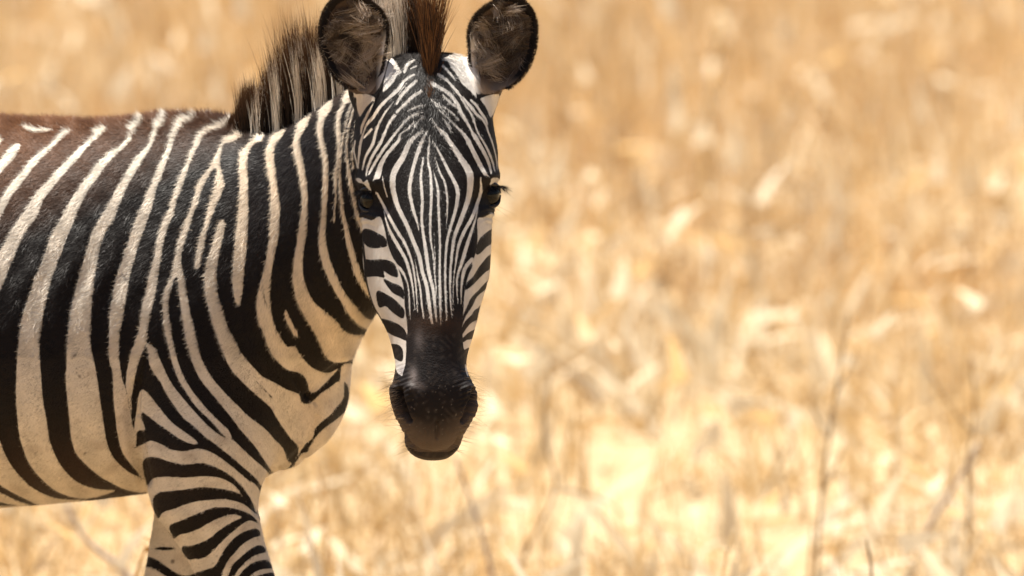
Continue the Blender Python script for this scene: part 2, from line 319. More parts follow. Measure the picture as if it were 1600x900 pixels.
def plain_mat(name, col, rough=.5, spec=.5, coat=0., trans=0.):
    m, nt, b, N, L = material(name)
    tc = N('ShaderNodeTexCoord'); n = N('ShaderNodeTexNoise'); n.inputs['Scale'].default_value = 60; L(tc.outputs['Object'], n.inputs['Vector'])
    r = N('ShaderNodeMapRange'); L(n.outputs[0], r.inputs[0]); r.inputs[3].default_value = .7; r.inputs[4].default_value = 1.3
    x = N('ShaderNodeMix'); x.data_type = 'RGBA'; x.blend_type = 'MULTIPLY'; x.inputs[0].default_value = 1; x.inputs[6].default_value = (*col, 1); L(r.outputs[0], x.inputs[7])
    L(x.outputs[2], b.inputs['Base Color']); b.inputs['Roughness'].default_value = rough; b.inputs['Specular IOR Level'].default_value = spec
    b.inputs['Coat Weight'].default_value = coat; b.inputs['Coat Roughness'].default_value = .03
    if trans:
        t = N('ShaderNodeBsdfTranslucent'); L(x.outputs[2], t.inputs[0]); z = N('ShaderNodeMixShader'); z.inputs[0].default_value = trans
        L(b.outputs[0], z.inputs[1]); L(t.outputs[0], z.inputs[2]); L(z.outputs[0], nt.nodes['Material Output'].inputs[0])
    return m
# ------------------------------------------------------------------ the zebra's shape
PSI = R_(25.)
BF = np.array([math.cos(PSI), -math.sin(PSI), 0]); BR = np.array([-math.sin(PSI), -math.cos(PSI), 0])   # forwards, and to the animal's right
W0 = at(300, 300, .42); W0[2] = 0
NR = 96; TH = np.linspace(0, 2*math.pi, NR, endpoint=False)
BV, BFc = [], []                                                   # trunk, neck and legs
def body_ring(s, vt, vb, hw, k):
    c = W0 + BF*s; zt = at(0, vt, c[1])[2]; zb = at(0, vb, c[1])[2]
    sn, cs = np.sin(TH), np.cos(TH)
    off = np.sign(sn)*np.abs(sn)**.92*(1-k*cs)*hw
    return c + np.outer(off, BR) + np.outer((zt+zb)/2 + (zt-zb)/2*cs, [0, 0, 1.])
TRUNK = [(-1.50, 330, 480, .06, 0), (-1.46, 250, 600, .15, 0), (-1.35, 195, 690, .22, 0), (-1.15, 170, 750, .262, .03), (-.9, 174, 781, .275, .08),
         (-.6, 182, 801, .29, .14), (-.35, 185, 795, .282, .2), (-.15, 190, 780, .245, .26), (-.05, 181, 767, .215, .3), (.03, 181, 757, .19, .3), (.08, 200, 752, .172, .26),
         (.12, 280, 745, .150, .2), (.155, 400, 728, .126, .1), (.185, 480, 700, .104, 0), (.21, 535, 675, .075, 0), (.222, 570, 652, .04, 0)]
loft([body_ring(*r) for r in spline(TRUNK, 60)], BV, BFc)
def neck_ring(r):
    du, dv, dy, vu, vv, vy, hw, az, k = r
    D = at(du, dv, dy); V = at(vu, vv, vy); lat = np.array([-math.sin(R_(az)), -math.cos(R_(az)), 0])
    sn, cs = np.sin(TH), np.cos(TH)
    return (D+V)/2 + np.outer(cs, (D-V)/2) + np.outer(np.sign(sn)*np.abs(sn)**.9*(1-k*cs)*hw, lat)
NECK = [(260, 200, .44, 330, 745, .33, .17, 25, .2), (335, 192, .39, 405, 738, .31, .16, 27, .2), (395, 206, .35, 440, 712, .30, .145, 31, .2),
        (450, 200, .30, 476, 660, .28, .122, 37, .18), (500, 172, .25, 505, 592, .235, .098, 43, .14), (552, 140, .195, 540, 528, .18, .086, 48, .08),
        (600, 112, .145, 588, 465, .12, .076, 52, .05), (640, 96, .11, 640, 400, .08, .07, 55, 0)]
loft([neck_ring(r) for r in spline(NECK, 40)], BV, BFc)
def leg_ring(u, v, hw, y, b):
    c = at(u, v, y); a = hw*.00085/.93
    sn, cs = np.sin(TH), np.cos(TH)
    return c + np.outer(cs*a, BF) + np.outer(sn*b, BR)
def leg(tab): loft([leg_ring(*r) for r in spline(tab, 60)], BV, BFc)
leg([(330, 400, 50, .30, .02), (325, 470, 90, .285, .05), (322, 560, 112, .275, .082), (324, 640, 112, .27, .092), (320, 700, 102, .265, .09), (321, 740, 93, .26, .082), (321, 775, 84, .255, .072),
     (323, 800, 80, .25, .066), (336, 830, 71, .25, .06), (351, 860, 64, .25, .055), (368, 900, 60, .25, .05), (405, 990, 50, .25, .043), (440, 1080, 40, .25, .036), (462, 1140, 42, .25, .037),
     (470, 1190, 34, .25, .030), (478, 1290, 25, .25, .022), (484, 1400, 25, .25, .022), (488, 1460, 34, .25, .03), (500, 1520, 28, .25, .025), (512, 1560, 44, .25, .04), (518, 1612, 58, .25, .052)])
leg([(360, 560, 70, .47, .06), (345, 660, 85, .48, .08), (325, 740, 75, .49, .07), (305, 800, 60, .49, .06), (290, 840, 52, .49, .052), (272, 900, 44, .49, .046), (245, 990, 38, .49, .04), (220, 1080, 35, .49, .036),
     (200, 1130, 38, .49, .037), (185, 1180, 32, .49, .03), (160, 1280, 24, .49, .022), (135, 1380, 24, .49, .022), (122, 1430, 31, .49, .028), (122, 1480, 26, .49, .025), (125, 1520, 40, .49, .038), (128, 1572, 54, .49, .05)])
def hind(dx, side):
    c = W0 - BF*1.12 + BR*.14*side; out = []
    for z, ds, a, b in [(1.05, .0, .12, .06), (.9, .02, .2, .11), (.78, .04, .19, .12), (.66, .03, .14, .1), (.56, -.03, .09, .065), (.48, -.10, .06, .045), (.42, -.13, .05, .036), (.36, -.12, .042, .03), (.26, -.09, .03, .024),
                        (.15, -.06, .028, .024), (.11, -.05, .036, .03), (.075, -.03, .03, .028), (.05, -.015, .045, .04), (.002, 0, .058, .05)]:
        out.append((z, ds + dx*(1.05-z), a, b))
    loft([c + np.outer(np.cos(TH)*a, BF)+BF*ds + np.outer(np.sin(TH)*b, BR)+np.array([0, 0, z]) for z, ds, a, b in spline(out, 40)], BV, BFc)
hind(-.18, 1); hind(.2, -1)
# tail
loft([W0 - BF*(1.49+a) + np.array([0, 0, z]) + np.outer(np.cos(TH)*r, BF) + np.outer(np.sin(TH)*r, BR) for z, a, r in spline([(1.15, -.06, .05), (1.02, .03, .032), (.85, .06, .024), (.62, .06, .022), (.45, .05, .035), (.33, .05, .03), (.27, .05, .008)], 24)], BV, BFc)

HV, HF = [], []                                                    # head and ears
def head_ring(r):
    v, uL, uR, um, yf, ys, yb, nf = r
    sn, cs = np.sin(TH), np.cos(TH); c = (uL+uR)/2; hw = (uR-uL)/2; out = []
    for s, k in zip(sn, cs):
        n = nf if k > 0 else 2.2
        x = math.copysign(abs(s)**(2/n), s); yk = abs(k)**(2/n)
        u = c + hw*x + ((um-c)*yk if k > 0 else 0)
        out.append(at(u, v, ys - (ys-yf)*yk if k > 0 else ys + (yb-ys)*yk))
    return np.array(out)
HEADT = [(84, 640, 705, 672, .06, .10, .15, 2), (92, 608, 738, 672, .035, .09, .18, 2), (104, 590, 753, 672, .018, .085, .19, 2.1), (125, 574, 764, 672, .0, .07, .19, 2.2),
         (150, 564, 767, 672, -.015, .06, .19, 2.3), (180, 558, 768, 673, -.03, .05, .185, 2.3), (210, 554, 773, 673, -.043, .045, .18, 2.3), (240, 553, 778, 673, -.055, .04, .175, 2.3),
         (270, 557, 777, 674, -.068, .035, .17, 2.2), (300, 562, 774, 675, -.082, .03, .165, 2.1), (340, 565, 769, 677, -.100, .02, .155, 2.0), (380, 566, 767, 679, -.117, .01, .145, 1.9),
         (425, 568, 765, 680, -.135, 0, .125, 1.85), (450, 573, 759, 681, -.145, -.015, .105, 1.85), (475, 581, 752, 681, -.155, -.03, .08, 1.9), (500, 594, 746, 682, -.164, -.05, .045, 1.95),
         (525, 606, 739, 682, -.172, -.075, .005, 2.0), (550, 613, 731, 681, -.180, -.10, -.03, 2.1), (575, 618, 727, 680, -.188, -.125, -.055, 2.2), (590, 614, 735, 680, -.193, -.14, -.065, 2.2),
         (605, 611, 743, 679, -.197, -.15, -.075, 2.2), (620, 611, 746, 679, -.200, -.155, -.08, 2.2), (640, 615, 746, 679, -.202, -.16, -.085, 2.2), (660, 622, 737, 678, -.200, -.16, -.09, 2.2),
         (675, 629, 728, 677, -.197, -.16, -.10, 2.2), (690, 640, 715, 677, -.191, -.16, -.115, 2.1), (700, 650, 705, 677, -.183, -.158, -.13, 2), (706, 664, 690, 677, -.172, -.158, -.145, 2)]
loft([head_ring(r) for r in spline(HEADT, 140)], HV, HF)
CHIN = [(640, 645, 705, 677, -.13, -.12, -.09, 2), (660, 633, 720, 677, -.158, -.12, -.08, 2.2), (675, 629, 725, 677, -.168, -.125, -.075, 2.4), (690, 630.5, 722, 677, -.172, -.13, -.085, 2.5), (702, 635, 717, 676, -.168, -.13, -.095, 2.5),
        (712, 643, 708, 676, -.160, -.132, -.105, 2.3), (718, 655, 698, 676, -.150, -.135, -.118, 2.2), (720.5, 667, 688, 676, -.142, -.136, -.128, 2)]
loft([head_ring(r) for r in spline(CHIN, 40)], HV, HF)

EARS = []
def ear(outline, cup, yr, base):
    """an open cup turned to the camera: rim, hollow, back, and a short stalk down to the head"""
    O = smooth_line(np.array(outline, float), True, 4); c = np.array(cup, float); m = len(O)
    vmin, vmax = O[:, 1].min(), O[:, 1].max()
    def yrim(v): return yr - .012*(v-vmin)/(vmax-vmin)
    rings = []
    for q in (.12, .35, .55, .72, .86, .95, 1.0):
        rings.append([at(*(c+(o-c)*q), yrim(o[1]) + .036*(1-q**2.2)) for o in O])
    for q in (1.035, 1.03, .97, .85, .68, .45, .15):
        rings.append([at(*(c+(o-c)*q), yrim(o[1]) + .005 + .052*max(0, 1-min(q/1.036, 1)**2.2)**.7) for o in O])
    loft(rings, HV, HF); EARS.append((O, c, yrim))
    loft([at(u, v, y) + np.outer(np.cos(TH)*a, [1, 0, 0]) + np.outer(np.sin(TH)*b, [0, 1, 0]) for u, v, a, b, y in spline(base, 16)], HV, HF)
c1 = lambda s: [(480+float(p.split(',')[0])/4, float(p.split(',')[1])/4) for p in s.split()]
ear(c1('370,590 300,558 200,508 140,430 95,330 76,220 88,120 125,40 180,-15 265,-38 350,-15 420,30 470,80 498,150 502,220 490,310 475,400 445,500 410,560'), (553, 75), .045,
    [(566, 100, .022, .018, .085), (572, 130, .026, .024, .075), (578, 150, .029, .03, .07), (592, 178, .03, .035, .065), (606, 200, .02, .03, .06)])
ear(c1('1105,588 1200,570 1290,530 1370,440 1418,330 1434,210 1422,110 1385,40 1330,-8 1260,-25 1180,0 1095,55 1040,115 1010,190 1012,300 1022,420 1050,520'), (786, 75), .05,
    [(768, 100, .022, .018, .085), (760, 130, .026, .024, .075), (751, 150, .026, .03, .07), (742, 178, .026, .035, .065), (728, 200, .02, .03, .06)])

def bvh(V, F): return BVHTree.FromPolygons([tuple(v) for v in V], [tuple(f) for f in F])
head_tree = bvh(HV, HF); body_tree = bvh(BV, BFc)
def remeshed(V, F, voxel):                                         # one continuous skin over all of it
    me = bpy.data.meshes.new('raw'); me.from_pydata(V, [], F); me.update()
    o = bpy.data.objects.new('raw', me); scene.collection.objects.link(o)
    md = o.modifiers.new('r', 'REMESH'); md.mode = 'VOXEL'; md.voxel_size = voxel; md.use_smooth_shade = True
    ms = o.modifiers.new('s', 'SMOOTH'); ms.factor = .5; ms.iterations = 4
    bpy.context.view_layer.update(); dg = bpy.context.evaluated_depsgraph_get()
    out = bpy.data.meshes.new_from_object(o.evaluated_get(dg))
    bpy.data.objects.remove(o); bpy.data.meshes.remove(me); return out
skin = remeshed(BV + HV, BFc + [tuple(i+len(BV) for i in f) for f in HF], .0052)
def coords(me):
    a = np.empty(len(me.vertices)*3, np.float32); me.vertices.foreach_get('co', a); return a.reshape(-1, 3).astype(float)
def normals(me):
    a = np.empty(len(me.vertices)*3, np.float32); me.vertices.foreach_get('normal', a); return a.reshape(-1, 3).astype(float)
def refine(me, pick, smooth_n):                                    # halve the faces around picked vertices
    bm = bmesh.new(); bm.from_mesh(me); bm.verts.ensure_lookup_table()
    es = list({e for f in bm.faces if all(pick[v.index] for v in f.verts) for e in f.edges})
    n0 = len(bm.verts)
    bmesh.ops.subdivide_edges(bm, edges=es, cuts=1, use_grid_fill=True)
    bm.verts.ensure_lookup_table(); near = {v for v in bm.verts[n0:]}; near |= {e.other_vert(v) for v in list(near) for e in v.link_edges}
    for _ in range(smooth_n): bmesh.ops.smooth_vert(bm, verts=list(near), factor=.5, use_axis_x=True, use_axis_y=True, use_axis_z=True)
    bm.to_mesh(me); bm.free(); me.update()
def visible_pick(me, heads_only):
    co, no = coords(me), normals(me); uv = seen(co)
    m = ((no*unit(CAM-co)).sum(1) > -.25) & (uv[:, 0] > -40) & (uv[:, 1] > -40) & (uv[:, 1] < 940)
    if heads_only: m &= (uv[:, 0] > 530) & (uv[:, 0] < 800) & (uv[:, 1] > 75) & (co[:, 1] < .1)
    return m
def relax(me, weight, n):                                          # flesh over the joints: blend neck, shoulder and chest
    co = coords(me); e = np.empty(len(me.edges)*2, np.int32); me.edges.foreach_get('vertices', e); e = e.reshape(-1, 2)
    k = np.nonzero((weight[e] > 0).any(1))[0]; e = e[k]; N = len(co)
    deg = np.bincount(e.ravel(), minlength=N).astype(float); deg[deg == 0] = 1; w = weight[:, None]
    for _ in range(n):
        acc = np.stack([np.bincount(e[:, 0], co[e[:, 1], a], N) + np.bincount(e[:, 1], co[e[:, 0], a], N) for a in range(3)], 1)/deg[:, None]
        co = co + w*.5*(acc-co)
    me.vertices.foreach_set('co', co.astype(np.float32).ravel()); me.update()
def bump(uv, u, v, ru, rv): return np.exp(-((uv[:, 0]-u)/ru)**2 - ((uv[:, 1]-v)/rv)**2)
def ramp(x, a, b): return np.clip((x-a)/(b-a), 0, 1)
_co = coords(skin); _uv = seen(_co); _no = normals(skin)
_near = ramp((_no*unit(CAM-_co)).sum(1), -.2, .1)
_head = ((_uv[:, 0] > 545) & (_co[:, 1] < .14)) | (_uv[:, 1] < 60)
_w = np.clip(bump(_uv, 430, 480, 130, 170)*1.5 + bump(_uv, 320, 560, 90, 110)*1.5 + bump(_uv, 480, 600, 60, 60), 0, 1)*~_head
_w *= 1-.9*bump(_uv, 212, 690, 30, 110)
relax(skin, _w, 260)
_w2 = ((_uv[:, 1] < 1000) & ~_head).astype(float)*.8
relax(skin, _w2, 12)
relax(skin, (_near > .3)*(_head & (_uv[:, 1] > 150))*.7, 14)
refine(skin, visible_pick(skin, False), 1)
refine(skin, visible_pick(skin, True), 1)
# ------------------------------------------------------------------ sculpting: eye sockets, cheek bones, nostrils, folds
co, no = coords(skin), normals(skin); uv = seen(co)
facing = ramp((no*unit(CAM-co)).sum(1), -.25, .1); is_head = (uv[:, 0] > 548) & (co[:, 1] < .12) & (uv[:, 1] > 80)
def track(tab, soft):                                              # 1 along a traced line (crop units u,v,w), fading over its width
    V = np.array(tab, float); V[:, 2] *= 2; d = np.clip(linesd(uv, V)/(V[:, 2].mean()/2)*soft, 0, 1); return d*d*(3-2*d)
def c4(s): return [(480+float(p.split(',')[0])/4, 560+float(p.split(',')[1])/4, float(p.split(',')[2])/4) for p in s.split()]
dl = np.zeros(len(co))
for eu, ev, s in ((578, 312, -1), (767, 304, 1)):
    dl += .0055*bump(uv, eu, ev-29, 26, 12) + .003*bump(uv, eu, ev+27, 20, 8) - .006*bump(uv, eu-s*22, ev+10, 12, 20) - .004*bump(uv, eu, ev, 17, 13)
dl += .004*bump(uv, 622, 400, 14, 70) - .005*bump(uv, 606, 440, 14, 60) + .004*bump(uv, 738, 400, 12, 70) - .004*bump(uv, 746, 450, 9, 50)
dl += .004*bump(uv, 676, 300, 45, 60) + .003*bump(uv, 681, 470, 22, 60) - .0015*bump(uv, 668, 215, 10, 60)
dl -= .013*track(c4('575,200,30 582,262,40 606,335,44 640,385,26'), 1.2); dl -= .012*track(c4('1036,200,24 1034,262,36 1008,335,40 975,392,24'), 1.2)
dl += .004*track(c4('640,190,50 625,270,40 650,360,40'), 1); dl += .004*track(c4('1000,190,50 1010,270,40 980,360,40'), 1)
dl += .004*track(c4('535,190,40 545,280,30 575,370,30'), 1); dl += .003*track(c4('1055,190,30 1060,270,30 1030,350,30'), 1)
dl -= .0035*track(c4('815,400,20 812,450,26 810,500,20'), 1)
dl -= .006*track(c4('600,470,16 640,540,22 700,585,26 790,603,26 880,590,26 930,545,22 965,470,16'), 1)
mz = ramp(uv[:, 1], 560, 600)
dl += mz*(.0004*np.sin(uv[:, 0]*.8+np.sin(uv[:, 1]*.12)*2)*bump(uv, 677, 680, 30, 14) + .0005*np.sin(uv[:, 1]*.9+uv[:, 0]*.35)*np.exp(-((np.abs(uv[:, 0]-679)-52)/16)**2) )
dl += .0012*np.sin(uv[:, 1]*.62+np.sin(uv[:, 0]*.2)*1.5)*(bump(uv, 572, 340, 14, 14)+bump(uv, 765, 335, 12, 12))     # creases under the eyes
dl *= is_head
body = ~is_head
crease = track([(212, 600, 12), (206, 640, 16), (214, 700, 18), (226, 750, 16)], 1)
dl -= body*.009*crease
dl += body*(.008*bump(uv, 330, 700, 60, 60) + .010*bump(uv, 420, 400, 40, 110) - .008*bump(uv, 520, 600, 14, 50)*0)
dl -= body*.006*track([(470, 705, 14), (440, 735, 16), (415, 765, 18), (404, 795, 16)], 1)
for f_ in ([(478, 716, 4), (458, 742, 5), (436, 766, 5)], [(440, 735, 4), (424, 762, 5), (412, 788, 5)], [(425, 742, 4), (414, 770, 4), (406, 800, 4)], [(494, 650, 6), (484, 690, 6), (470, 716, 5)], [(462, 590, 5), (476, 618, 6), (492, 628, 6)], [(228, 560, 5), (216, 610, 6), (212, 650, 6)]):
    dl -= body*.0032*track(f_, 1.2)
dl += body*.006*bump(uv, 505, 655, 16, 40) + body*.004*bump(uv, 455, 690, 16, 40)
dl -= body*.007*track([(482, 620, 10), (500, 600, 14), (522, 582, 14), (536, 566, 10)], 1)
dl += body*.0025*np.sin(uv[:, 0]*.11+uv[:, 1]*.05)*bump(uv, 130, 430, 120, 60)
co = co + no*(dl*facing)[:, None]
skin.vertices.foreach_set('co', co.astype(np.float32).ravel()); skin.update()

# ------------------------------------------------------------------ coat markings on the skin
co, no = coords(skin), normals(skin); N = len(co)
dh = np.empty(N); db = np.empty(N)
for i, p in enumerate(co):
    v = Vector(p)
    a = head_tree.find_nearest(v, .05)[3]; b = body_tree.find_nearest(v, .05)[3]
    dh[i] = .05 if a is None else a; db[i] = .05 if b is None else b
head_v = (dh < db) & (seen(co)[:, 0] > 490)
cosn = (no*unit(CAM-co)).sum(1)
src = co.copy()
lat = ((co-W0)@BR); far_side = ~head_v & (cosn < -.1) & (lat < 0) & (co[:, 0] < at(430, 500, .4)[0])
src[far_side] -= 2*lat[far_side, None]*BR
uv = seen(src)
BODY_OPS, HEAD_OPS = parse(BODY), parse(HEAD)
st = np.empty(N); st[head_v] = field(uv[head_v], HEAD_OPS); st[~head_v] = field(uv[~head_v], BODY_OPS)
# quarters and lower legs, outside the picture, carry bands in the same rhythm
rear = ~head_v & (uv[:, 0] < -40); s_ = (src-W0)@BF
rb = np.sin((s_*1.0 + (src[:, 2]-.9)*np.clip(-s_-.4, 0, .9)*1.1)*2*math.pi/.115)*9-1
k = ramp(-uv[:, 0], 30, 110); st = np.where(rear, st*(1-k)+rb*k, st)
low = ~head_v & (src[:, 2] < at(0, 925, .25)[2]) & (src[:, 2] < .66)
st = np.where(low, np.sin(src[:, 2]*2*math.pi/.052+np.sin(src[:, 0]*14))*9-1, st)
st = np.where(src[:, 2] < .062, -12, st)                           # hooves
inner = ~head_v & (src[:, 1] > .42) & (src[:, 2] > .3) & (src[:, 2] < .72) & (s_ > -.3)   # pale inside of the far foreleg
fl = np.full(N, 9.); w_ = src[:, 2]
fl = np.minimum(fl, np.abs(w_-at(0, 889, .49)[2]-.012*np.sin(src[:, 0]*60))*1000-7); fl = np.minimum(fl, np.hypot((uv[:, 0]-257)/16, (uv[:, 1]-857)/2.5)*4-4)
st = np.where(inner & (uv[:, 1] > 790), fl, st)
# tones of the light and of the dark hair (dust on the back, shade painted tan on the neck, sunlit whites on the upper back, grey-brown lips)
uv0 = uv
li = np.tile([.68, .60, .50], (N, 1)); da = np.tile([.011, .0078, .0065], (N, 1))
def blend(A, c, m): A += (np.array(c)-A)*np.clip(m, 0, 1)[:, None]
blend(li, [.70, .575, .43], ~head_v*(bump(uv0, 440, 300, 150, 110) + .7*bump(uv0, 480, 500, 90, 70)))  # warm-bounced shade of the neck painted into its white hair
blend(li, [.80, .735, .62], ~head_v*ramp(-uv0[:, 1], -330, -230)*ramp(-uv0[:, 0], -330, -230))  # sunlight on the upper back painted in as whiter hair
blend(li, [.68, .635, .58], head_v*1.)
blend(li, [.66, .52, .38], head_v*bump(uv0, 572, 180, 22, 40))
blend(da, [.125, .05, .018], ~head_v*ramp(-uv0[:, 1]-np.maximum(uv0[:, 0], 0)*.42, -400, -235))
blend(da, [.040, .024, .016], ~head_v*bump(uv0, 90, 750, 160, 60))
blend(da, [.012, .0085, .0075], head_v*(uv0[:, 1] > 505))
blend(da, [.080, .058, .046], head_v*ramp(uv0[:, 1] + ((uv0[:, 0]-677)/9)**2*.9, 655, 690)*(uv0[:, 1] < 711+((uv0[:, 0]-677)/40)**2*-14))
blend(da, [.028, .021, .018], head_v*(uv0[:, 1] > 706))
blend(da, [.085, .045, .024], head_v*ramp(uv0[:, 1], 478, 502)*ramp(-uv0[:, 1], -535, -505)*.45*bump(uv0, 682, 505, 42, 40)); blend(li, [.30, .18, .10], head_v*ramp(uv0[:, 1], 470, 512)*bump(uv0, 682, 505, 46, 40))
blend(da, [.17, .14, .13], head_v*(bump(uv0, 646, 588, 6, 14) + .6*bump(uv0, 655, 603, 9, 6) + .4*bump(uv0, 655, 530, 7, 16)))
dust = np.clip(np.sin(uv0[:, 0]*.31+np.sin(uv0[:, 1]*.17)*2)*np.sin(uv0[:, 1]*.27+np.sin(uv0[:, 0]*.13)*2)-.15, 0, 1)
blend(da, [.075, .058, .048], head_v*(uv0[:, 1] > 520)*dust*.35)
blend(li, [.33, .30, .29], head_v*bump(uv0, 628, 579, 9, 13))
blend(li, [.55, .49, .41], ~head_v*ramp(-uv0[:, 0], 20, 80))
spots = rng.uniform((640, 590), (722, 680), (44, 2))
for p in spots: blend(da, [.10, .08, .065], head_v*(np.hypot(uv0[:, 0]-p[0], uv0[:, 1]-p[1]) < rng.uniform(.7, 1.3))*.8)
for u, v, r in ((196, 436, 4), (192, 431, 3), (198, 429, 2.5), (118, 555, 3), (120, 582, 2), (124, 588, 2.5), (133, 708, 2), (270, 877, 3)):    # scars, ticks and warts
    blend(li, [.10, .075, .06], ~head_v*(np.hypot((uv0[:, 0]-u)/r, (uv0[:, 1]-v)/r) < 1)*.8)
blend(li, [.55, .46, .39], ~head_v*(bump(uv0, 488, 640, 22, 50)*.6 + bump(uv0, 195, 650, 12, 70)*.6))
g_ = np.sin(src[:, 0]*47+np.sin(src[:, 2]*61)*2)*np.sin(src[:, 2]*53+np.sin(src[:, 0]*41)*2)+.6*np.sin(src[:, 0]*131+np.sin(src[:, 2]*97)*2)*np.sin(src[:, 2]*149+src[:, 1]*90)
blend(li, [.46, .37, .29], ~head_v*np.clip(g_-.35, 0, 1)*.5*ramp(uv0[:, 1], 430, 600))           # grime on the belly, chest and leg
fk = np.sin(src[:, 0]*811+np.sin(src[:, 2]*613)*3)*np.sin(src[:, 2]*877+np.sin(src[:, 0]*577)*3)
blend(li, [.30, .23, .17], ~head_v*(fk > .93)*.55*ramp(uv0[:, 1], 500, 600))
# ears: black rim, dusky hollow, white foot and back
for O, c, yrim in EARS:
    q = np.hypot((uv[:, 0]-c[0])/60, (uv[:, 1]-c[1])/85)
    m = head_v & (q < 1.25) & (uv[:, 1] < 150); idx = np.nonzero(m)[0]
    sdist = polysd(uv[idx], O); fr = cosn[idx] > .0
    foot = ramp(uv[idx, 1], 118, 140)
    side = 1 if c[0] > 700 else -1
    innerside = ramp(-side*(uv[idx, 0]-c[0]), 34, 46)*ramp(uv[idx, 1], 45, 75)      # pale inner edge beside the poll
    edge = 7 + 3.5*ramp(side*(uv[idx, 0]-c[0]), -10, 30)
    rim = (sdist < edge)*(1-np.clip(foot*1.3, 0, 1))
    colr = np.tile([.085, .058, .042], (len(idx), 1)); colr += rng.normal(0, .004, (len(idx), 1))
    blend(colr, [.012, .009, .008], rim); blend(colr, [.80, .72, .64], innerside*(sdist < 11)); blend(colr, [.34, .25, .18], foot*(sdist > 0)*.6)
    blend(colr, [.012, .009, .008], (~fr)*ramp(-uv[idx, 1], -40, -10)); blend(colr, [.8, .72, .62], (~fr)*ramp(uv[idx, 1], 20, 50))
    inside = (sdist > -6) & (uv[idx, 1] < 147)
    li[idx[inside]] = colr[inside]; da[idx[inside]] = colr[inside]
st = st - np.where(head_v, .95, .2); st2 = np.clip(st, -6, 6)
set_f(skin, 'stripe', st2); set_col(skin, 'light_hair', np.clip(li, .004, 1)); set_col(skin, 'dark_hair', np.clip(da, .004, 1))

zebra_at = W0.copy()
zebra = tag(empty('zebra', zebra_at), 'striped plains zebra in dry straw grass, head turned to face us, ears up', 'zebra')
def part(name, me, mat, parent=zebra):
    me.transform(__import__('mathutils').Matrix.Translation(-Vector(zebra_at))); return link(name, me, mat, parent)
# ------------------------------------------------------------------ short hair of the coat, blade by blade
tri = np.empty(0)
skin.calc_loop_triangles(); nt_ = len(skin.loop_triangles)
T = np.empty(nt_*3, np.int32); skin.loop_triangles.foreach_get('vertices', T); T = T.reshape(-1, 3)
uvr = seen(co); tc_ = uvr[T].mean(1); tn = cosn[T].mean(1)
ok = (tn > -.25) & (tc_[:, 0] > -110) & (tc_[:, 0] < 860) & (tc_[:, 1] > -30) & (tc_[:, 1] < 930)
T = T[ok]; A = np.linalg.norm(np.cross(co[T[:, 1]]-co[T[:, 0]], co[T[:, 2]]-co[T[:, 0]]), axis=1)/2
wgt = A*np.where(head_v[T[:, 0]], 1.5, 1.)
def strew(n):
    i = rng.choice(len(T), n, p=wgt/wgt.sum()); r = rng.random((n, 2)); r = np.where((r.sum(1) > 1)[:, None], 1-r, r); b = np.stack([1-r.sum(1), r[:, 0], r[:, 1]], 1)
    return T[i], b
def mixv(a, t, b): return (a[t]*(b if a.ndim == 1 else b[..., None])).sum(1)
NF = 620000
t_, b_ = strew(NF)
p = mixv(co, t_, b_); n = unit(mixv(no, t_, b_)); s = mixv(st, t_, b_); cl = mixv(li, t_, b_); cd = mixv(da, t_, b_); hd = head_v[t_[:, 0]]; q = seen(p)
flow = np.where(hd[:, None], np.array([0, -.25, -1.]), -BF*.8+np.array([0, 0, -.65]))
flow = np.where((~hd & (q[:, 0] > 380))[:, None], np.array([-.35, .2, -.9]), flow)
clump = np.stack([np.sin(p[:, 0]*170+p[:, 2]*60), np.sin(p[:, 2]*190+p[:, 0]*70), np.sin(p[:, 2]*150-p[:, 0]*120+1)], 1)
flow = unit(flow + rng.normal(0, .34, (NF, 3)) + clump*.3)
flow = unit(flow - (flow*n).sum(1)[:, None]*n)
fz = hd*bump(q, 674, 178, 60, 52); ridge = ~hd & (q[:, 1] < 215) & (q[:, 0] < 400); ln = np.where(hd, .0048, .0095)*rng.uniform(.55, 1.3, NF)
ln = ln*(1+.9*ramp(-q[:, 1], -225, -180)*(~hd & (q[:, 0] < 400))); ln = np.where(hd & (q[:, 1] > 505), .0022, ln); ln = np.where(~hd & (q[:, 1] > 560), ln*.6, ln)
earm = np.zeros(NF, bool)
for O, c, yrim in EARS: earm |= hd & (q[:, 1] < 140) & (np.hypot((q[:, 0]-c[0])/58, (q[:, 1]-c[1])/85) < 1.1)
ln = ln*(1+1.1*fz); ln = np.where(earm, .004, ln); ln = np.where(hd & ~earm & (q[:, 1] < 125), rng.uniform(.006, .012, NF), ln)
lift = np.where(hd, .25, .30)+rng.normal(0, .13, NF)+ramp(-q[:, 1]-.12*np.abs(q[:, 0]-200)*0, -222, -182)*(~hd & (q[:, 0] < 400))*rng.uniform(.1, .5, NF)
d = unit(flow*np.cos(lift)[:, None] + n*np.sin(lift)[:, None])
fore = hd*bump(q, 674, 178, 52, 48)
white = (s + rng.normal(0, 1, NF)*(.9+.6*fore)) > 0
c0 = np.where(white[:, None], cl, cd)*rng.uniform(.78, 1.15, (NF, 1))*(1+.12*clump[:, :1]); c1_ = np.where(white[:, None], c0*1.02, c0*1.25)
side = unit(np.cross(n, d))
fur = strips(p-n*.0006-d*(ln*.5)[:, None]*np.cos(lift)[:, None]+n*(ln*.5*np.sin(lift)*np.cos(lift))[:, None], d, ln, np.where(hd, .0006, .0008)*rng.uniform(.7, 1.3, NF), side, -n*.04, 1, c0, c1_, 'fur')
COAT = coat_mat(); HAIR = hair_mat('short_hair', .5, .13); LONG = hair_mat('mane_hair', .45, .2, .4)
body_o = part('body', skin, COAT); tag(part('fur', fur, HAIR), kind='stuff')

